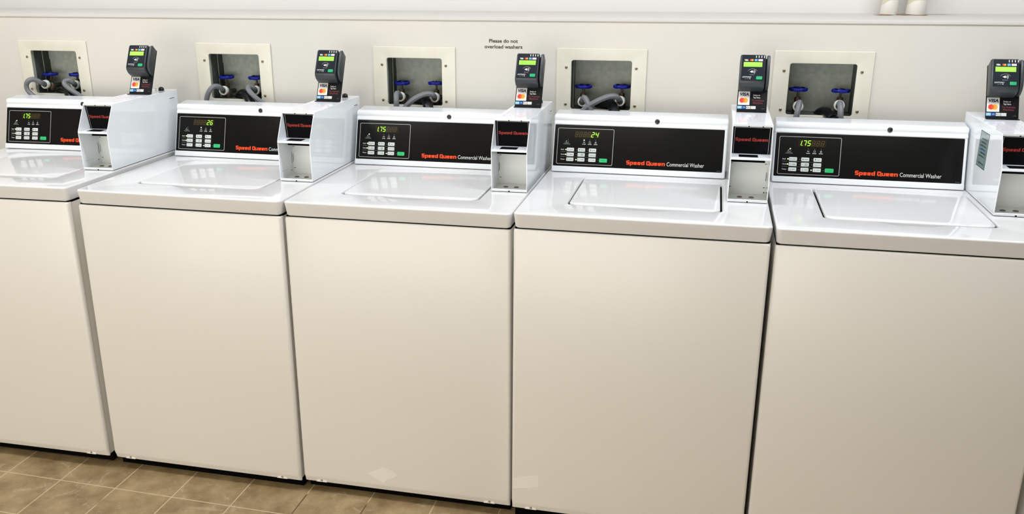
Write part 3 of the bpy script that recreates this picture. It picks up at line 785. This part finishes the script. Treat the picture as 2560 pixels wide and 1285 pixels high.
def rd_plate():
    g = G(); g.plate([rrect(-.0415, 0, .0415, .1530, .004, 4)], .0022, PLATEB, .0003, M=RF)
    g.box((-.0415, -.013, 0), (.0415, .002, .0020), PLATEB, .0004)
    M = RF; z = .0002
    g.flat(rct(-.0390, .0200, -.0070, .0600), W1, M, z)
    g.text('VISA', -.0365, .0475, .0270, .0088, NAVY, M, z + .0001, bold=.045, slant=.18)
    g.flat(rct(-.0390, .0452, -.0070, .0456), SILVERLINE, M, z + .0001)
    g.flat(circ(-.0280, .0335, .0074), MCR, M, z + .0001); g.flat(circ(-.0190, .0335, .0074), MCO, M, z + .0002)
    lens = [(-.0235 + .0029 * math.sin(a) * 1.0, .0335 + .0058 * math.cos(a)) for a in [2 * PI * k / 16 for k in range(16)]]
    g.flat(lens, MCM, M, z + .0003)
    for (a, b, m) in ((-.0400, -.0275, AMX), (-.0268, -.0165, BLU2), (-.0155, -.0035, W1), (-.0025, .0110, W1)): g.flat(rct(a, .0085, b, .0172), m, M, z)
    g.text('AMEX', -.0390, .0115, .0105, .0030, W1, M, z + .0001, bold=.03); g.text('FP', -.0240, .0110, .0055, .0040, AMX, M, z + .0001, bold=.04)
    g.flat(circ(-.0138, .0128, .0012, 8), NAVY, M, z + .0001); g.text('Pay', -.0120, .0115, .0070, .0032, NAVY, M, z + .0001); g.text('G Pay', -.0012, .0115, .0108, .0032, STICKT, M, z + .0001)
    g.text('Swipe or', .0120, .0475, .0195, .0048, W1, M, z, bold=.02, centre=True); g.text('Tap Here', .0120, .0405, .0195, .0048, W1, M, z, bold=.02, centre=True)
    g.text('To Activate', .0160, .0315, .0340, .0052, SIGNRED, M, z, bold=.02, centre=True); g.text('Machine', .0160, .0242, .0270, .0052, SIGNRED, M, z, bold=.02, centre=True)
    g.text('10087', .0280, .0090, .0080, .0014, FAINTPR, M, z)
    return g
def rd_head():
    g = G()
    rprism(g, [(.0605, .0002), (.0608, .0100), (.0645, .0250), (.0720, .0355), (.0790, .0390), (.0860, .0392), (.1530, .0372), (.1580, .0330), (.1595, .0270), (.1540, .0120), (.1520, .0002)], -.0412, .0290, CHAR, .0045)
    return g
def rd_rail():
    g = G()
    rprism(g, [(.0640, .0002), (.0650, .0100), (.0730, .0240), (.0850, .0320), (.0980, .0345), (.1460, .0330), (.1560, .0300), (.1600, .0240), (.1550, .0100), (.1520, .0002)], .0325, .0415, CHAR, .0025)
    rprism(g, [(.0700, .0002), (.0760, .0150), (.1510, .0200), (.1500, .0002)], .0285, .0330, PLATEB, 0)
    return g
NF = math.atan2(.0290 - .0270, .070)
def rd_face():
    g = G(); M = RF @ T((0, .0795, .0396)) @ Matrix.Rotation(-NF, 4, 'X')
    # local y 0..0.075
    g.plate([rrect(-.0370, 0, .0265, .0760, .0020, 3)], .0008, FACEB, 0, M=M)
    z = .0002
    for k in range(4): x = .0010 + k * .0074; g.flat(rct(x, .0680, x + .0022, .0745), W1, M, z)
    g.text('VISA', -.0300, .0585, .0110, .0046, W1, M, z, bold=.05)
    g.flat(circ(-.0120, .0608, .0031, 14), MCR, M, z); g.flat(circ(-.0080, .0608, .0031, 14), MCO, M, z + .0001)
    g.flat(rct(-.0020, .0578, .0055, .0640), AMX, M, z); g.flat(rct(.0080, .0578, .0205, .0642), PINK, M, z)
    g.text('A', .0000, .0590, .0035, .0036, BLU2, M, z + .0001, bold=.03); g.text('DISC', .0092, .0592, .0100, .0030, STICKT, M, z + .0001)
    for k in range(3):
        r0 = .0035 + k * .0022; a = [math.radians(-42 + 84 * j / 8) for j in range(9)]
        o = [(-.0070 + (r0 + .0008) * math.cos(t), .0265 + (r0 + .0008) * math.sin(t)) for t in a]; n_ = [(-.0070 + r0 * math.cos(t), .0265 + r0 * math.sin(t)) for t in a]
        g.raw([(p[0], p[1], z) for p in o + n_], [(j, j + 1, 9 + j + 1, 9 + j) for j in range(8)], W1, M)
    g.flat([(-.0135, .0265), (-.0070, .0300), (-.0050, .0290), (-.0050, .0245), (-.0070, .0232)], W1, M, z)
    a = [math.radians(25 + 130 * j / 14) for j in range(15)]
    o = [(-.0060 + .0140 * math.cos(t), .0245 + .0110 * math.sin(t)) for t in a]; n_ = [(-.0060 + .0130 * math.cos(t), .0245 + .0100 * math.sin(t)) for t in a]
    g.raw([(p[0], p[1], z) for p in o + n_], [(j, j + 1, 15 + j + 1, 15 + j) for j in range(14)], FAINTPR, M)
    g.text('TAP TO PAY', -.0070, .0165, .0140, .0022, FAINTPR, M, z, bold=.03, centre=True)
    g.text('CRYPTOPAY', -.0335, .0085, .0250, .0040, WHITEPR, M, z, bold=.02, slant=.2); g.text('cards', -.0260, .0045, .0110, .0026, FAINTPR, M, z); g.flat(circ(-.0120, .0058, .0014, 8), W1, M, z)
    return g
def rd_screen(i):
    def f():
        g = G(); M = RF @ T((0, .0795, .0399)) @ Matrix.Rotation(-NF, 4, 'X')
        g.plate([rct(-.0315, .0412, .0195, .0548)], .0006, LCD, 0, M=M @ T((0, 0, .0002)))
        t1, t2 = [('', ''), ('Swipe Card or', 'Tap Device Below'), ('Approved', 'Tap Device Below'), ('', 'SWIPE OR TAP'), ('', '')][i]
        if t1: g.text(t1, -.006, .0492, .040, .0030, LCDT, M, .0004, centre=True)
        if t2: g.text(t2, -.006, .0436, .044, .0030, LCDT, M, .0004, centre=True)
        return g
    return f
def rd_btn():
    g = G(); M = RF @ T((0, .0795, .0400)) @ Matrix.Rotation(-NF, 4, 'X')
    g.plate([rrect(.0050, .0035, .0215, .0128, .0012, 3)], .0012, BTNG, .0003, M=M @ T((0, 0, .0008)))
    g.text('START', .0133, .0078, .0100, .0022, mat('btn_text', (0.0, 0.17, 0.08), .5), M, .0009, centre=True)
    return g
for i in range(5):
    M = MW_[i] @ T((BC, BYF, ZT))
    e = empty('payment_box', M, BLAB[i], 'payment box', 'white payment boxes on the washers')
    bd = obj('box_body', cached('pay_body', pay_body), e)
    obj('inner_panel', cached('pay_back', pay_back), e)
    tag(obj('label_panel', cached('pay_label', pay_label), e), 'black panel with dark red lettering')
    obj('shelf', cached('pay_shelf', pay_shelf), e)
    for x in (-.0190, .0118): obj('bronze_plug', cached('pay_plug', pay_plug), e, T((x, .0470, BZ0 + .0022)))
    obj('instruction_sticker', cached('pay_paper', pay_paper), e)
    obj('knob', cached('pay_knob', pay_knob), e, T((.0180, .375, BZT)))
    if i < 2: obj('stud', cached('pay_stud', pay_stud), e, T((-.0010, .372, BZT)))
    if i == 4:
        Ml = frame((-BWH, 0, 0), (0, -1, 0), (0, 0, 1)); g = G(); y0, y1 = .465 - BYF, .380 - BYF
        g.plate([rct(-y0, .0875, -y1, .1825)], .0005, TEAL, 0, M=Ml @ T((0, 0, .0004)))
        g.ring2(rct(-y0, .0875, -y1, .1825), rct(-y0 + .002, .0895, -y1 - .002, .1805), TEALT, Ml, .0005)
        random.seed(9)
        for k in range(8):
            a = -y0 + .012 + random.uniform(0, .01); b = -y1 - .012 - random.uniform(0, .015); v = .096 + k * .0092
            if k == 1: continue
            g.flat([(a, v), ((a + b) / 2, v + .002), (b, v + .001), (b, v + .0042), ((a + b) / 2, v + .0048), (a, v + .0036)], TEALT if k != 4 else BLU2, Ml, .0006)
        tag(obj('side_sticker', g, e), 'teal sticker with dark script')
    Mr = MW_[i] @ T((BC + RX[i], RY[i], ZT + BZT))
    e = empty('card_reader', Mr, RLAB[i], 'card reader', 'card readers on the payment boxes')
    obj('backplate', cached('rd_plate', rd_plate), e); hd = obj('reader_head', cached('rd_head', rd_head), e)
    obj('swipe_rail', cached('rd_rail', rd_rail), e)
    obj('face_plate', cached('rd_face', rd_face), hd)
    obj('screen', cached(f'screen{i}', rd_screen(i)), hd); obj('button', cached('rd_btn', rd_btn), hd)

# ------------------------------------------------------------------ notice lettering on the wall
g = G(); M = frame((0, WY - .0006, 0), (1, 0, 0), (0, 0, 1))
g.text('Please do not', .461, 1.2885, .096, .0115, SIGNT, M, 0, bold=.018, centre=True)
g.text('overload washers', .461, 1.2700, .126, .0115, SIGNT, M, 0, bold=.018, centre=True)
tag(obj('wall_notice', g), 'black wall lettering asking people not to overload washers', 'notice')

# ------------------------------------------------------------------ wrapped pipes on the ledge
def pipe(x0, x1, name_lab, taper):
    cx, r = (x0 + x1) / 2, (x1 - x0) / 2
    e = empty('pipe', T((cx, 1.095, LEDGE + .0035)), name_lab, 'pipe', 'wrapped pipes standing on the ledge')
    h = CEIL - LEDGE - .0036
    obj('pipe_wrap', G().lathe([(r * .98, .0), (r, .02), (r * 1.0, .5), (r, h)], PIPEM, n=28), e)
    obj('tape_band', G().lathe([(r * 1.06, .001), (r * 1.08, .012), (r * 1.05, .028), (r * 1.03, .042), (r * 1.0, .046)], TAPE, n=28, M=Matrix.Rotation(.04, 4, 'Y')), e)
pipe(1.652, 1.702, 'left of the two cream wrapped pipes standing on the ledge', 0)
pipe(1.729, 1.786, 'right and wider of the two cream wrapped pipes standing on the ledge', 0)
g = G(); zz = LEDGE + .0040
def blob(cx, cy, rx, ry, n=26):
    return [(cx + rx * math.cos(2 * PI * k / n) * random.uniform(.8, 1.15), cy + ry * math.sin(2 * PI * k / n) * random.uniform(.75, 1.15)) for k in range(n)]
random.seed(2)
g.flat(blob(1.655, 1.055, .030, .030), RUST, None, zz); g.flat(blob(1.716, 1.080, .022, .045), RUST, None, zz + .0002); g.flat(blob(1.765, 1.070, .034, .032), RUST, None, zz + .0004)
g.flat(blob(1.830, 1.100, .045, .006), RUST, None, zz + .0006)
o = obj('rust_stain', g); tag(o, 'brown rust stain on the ledge around the two wrapped pipes', 'stain', kind='stuff')
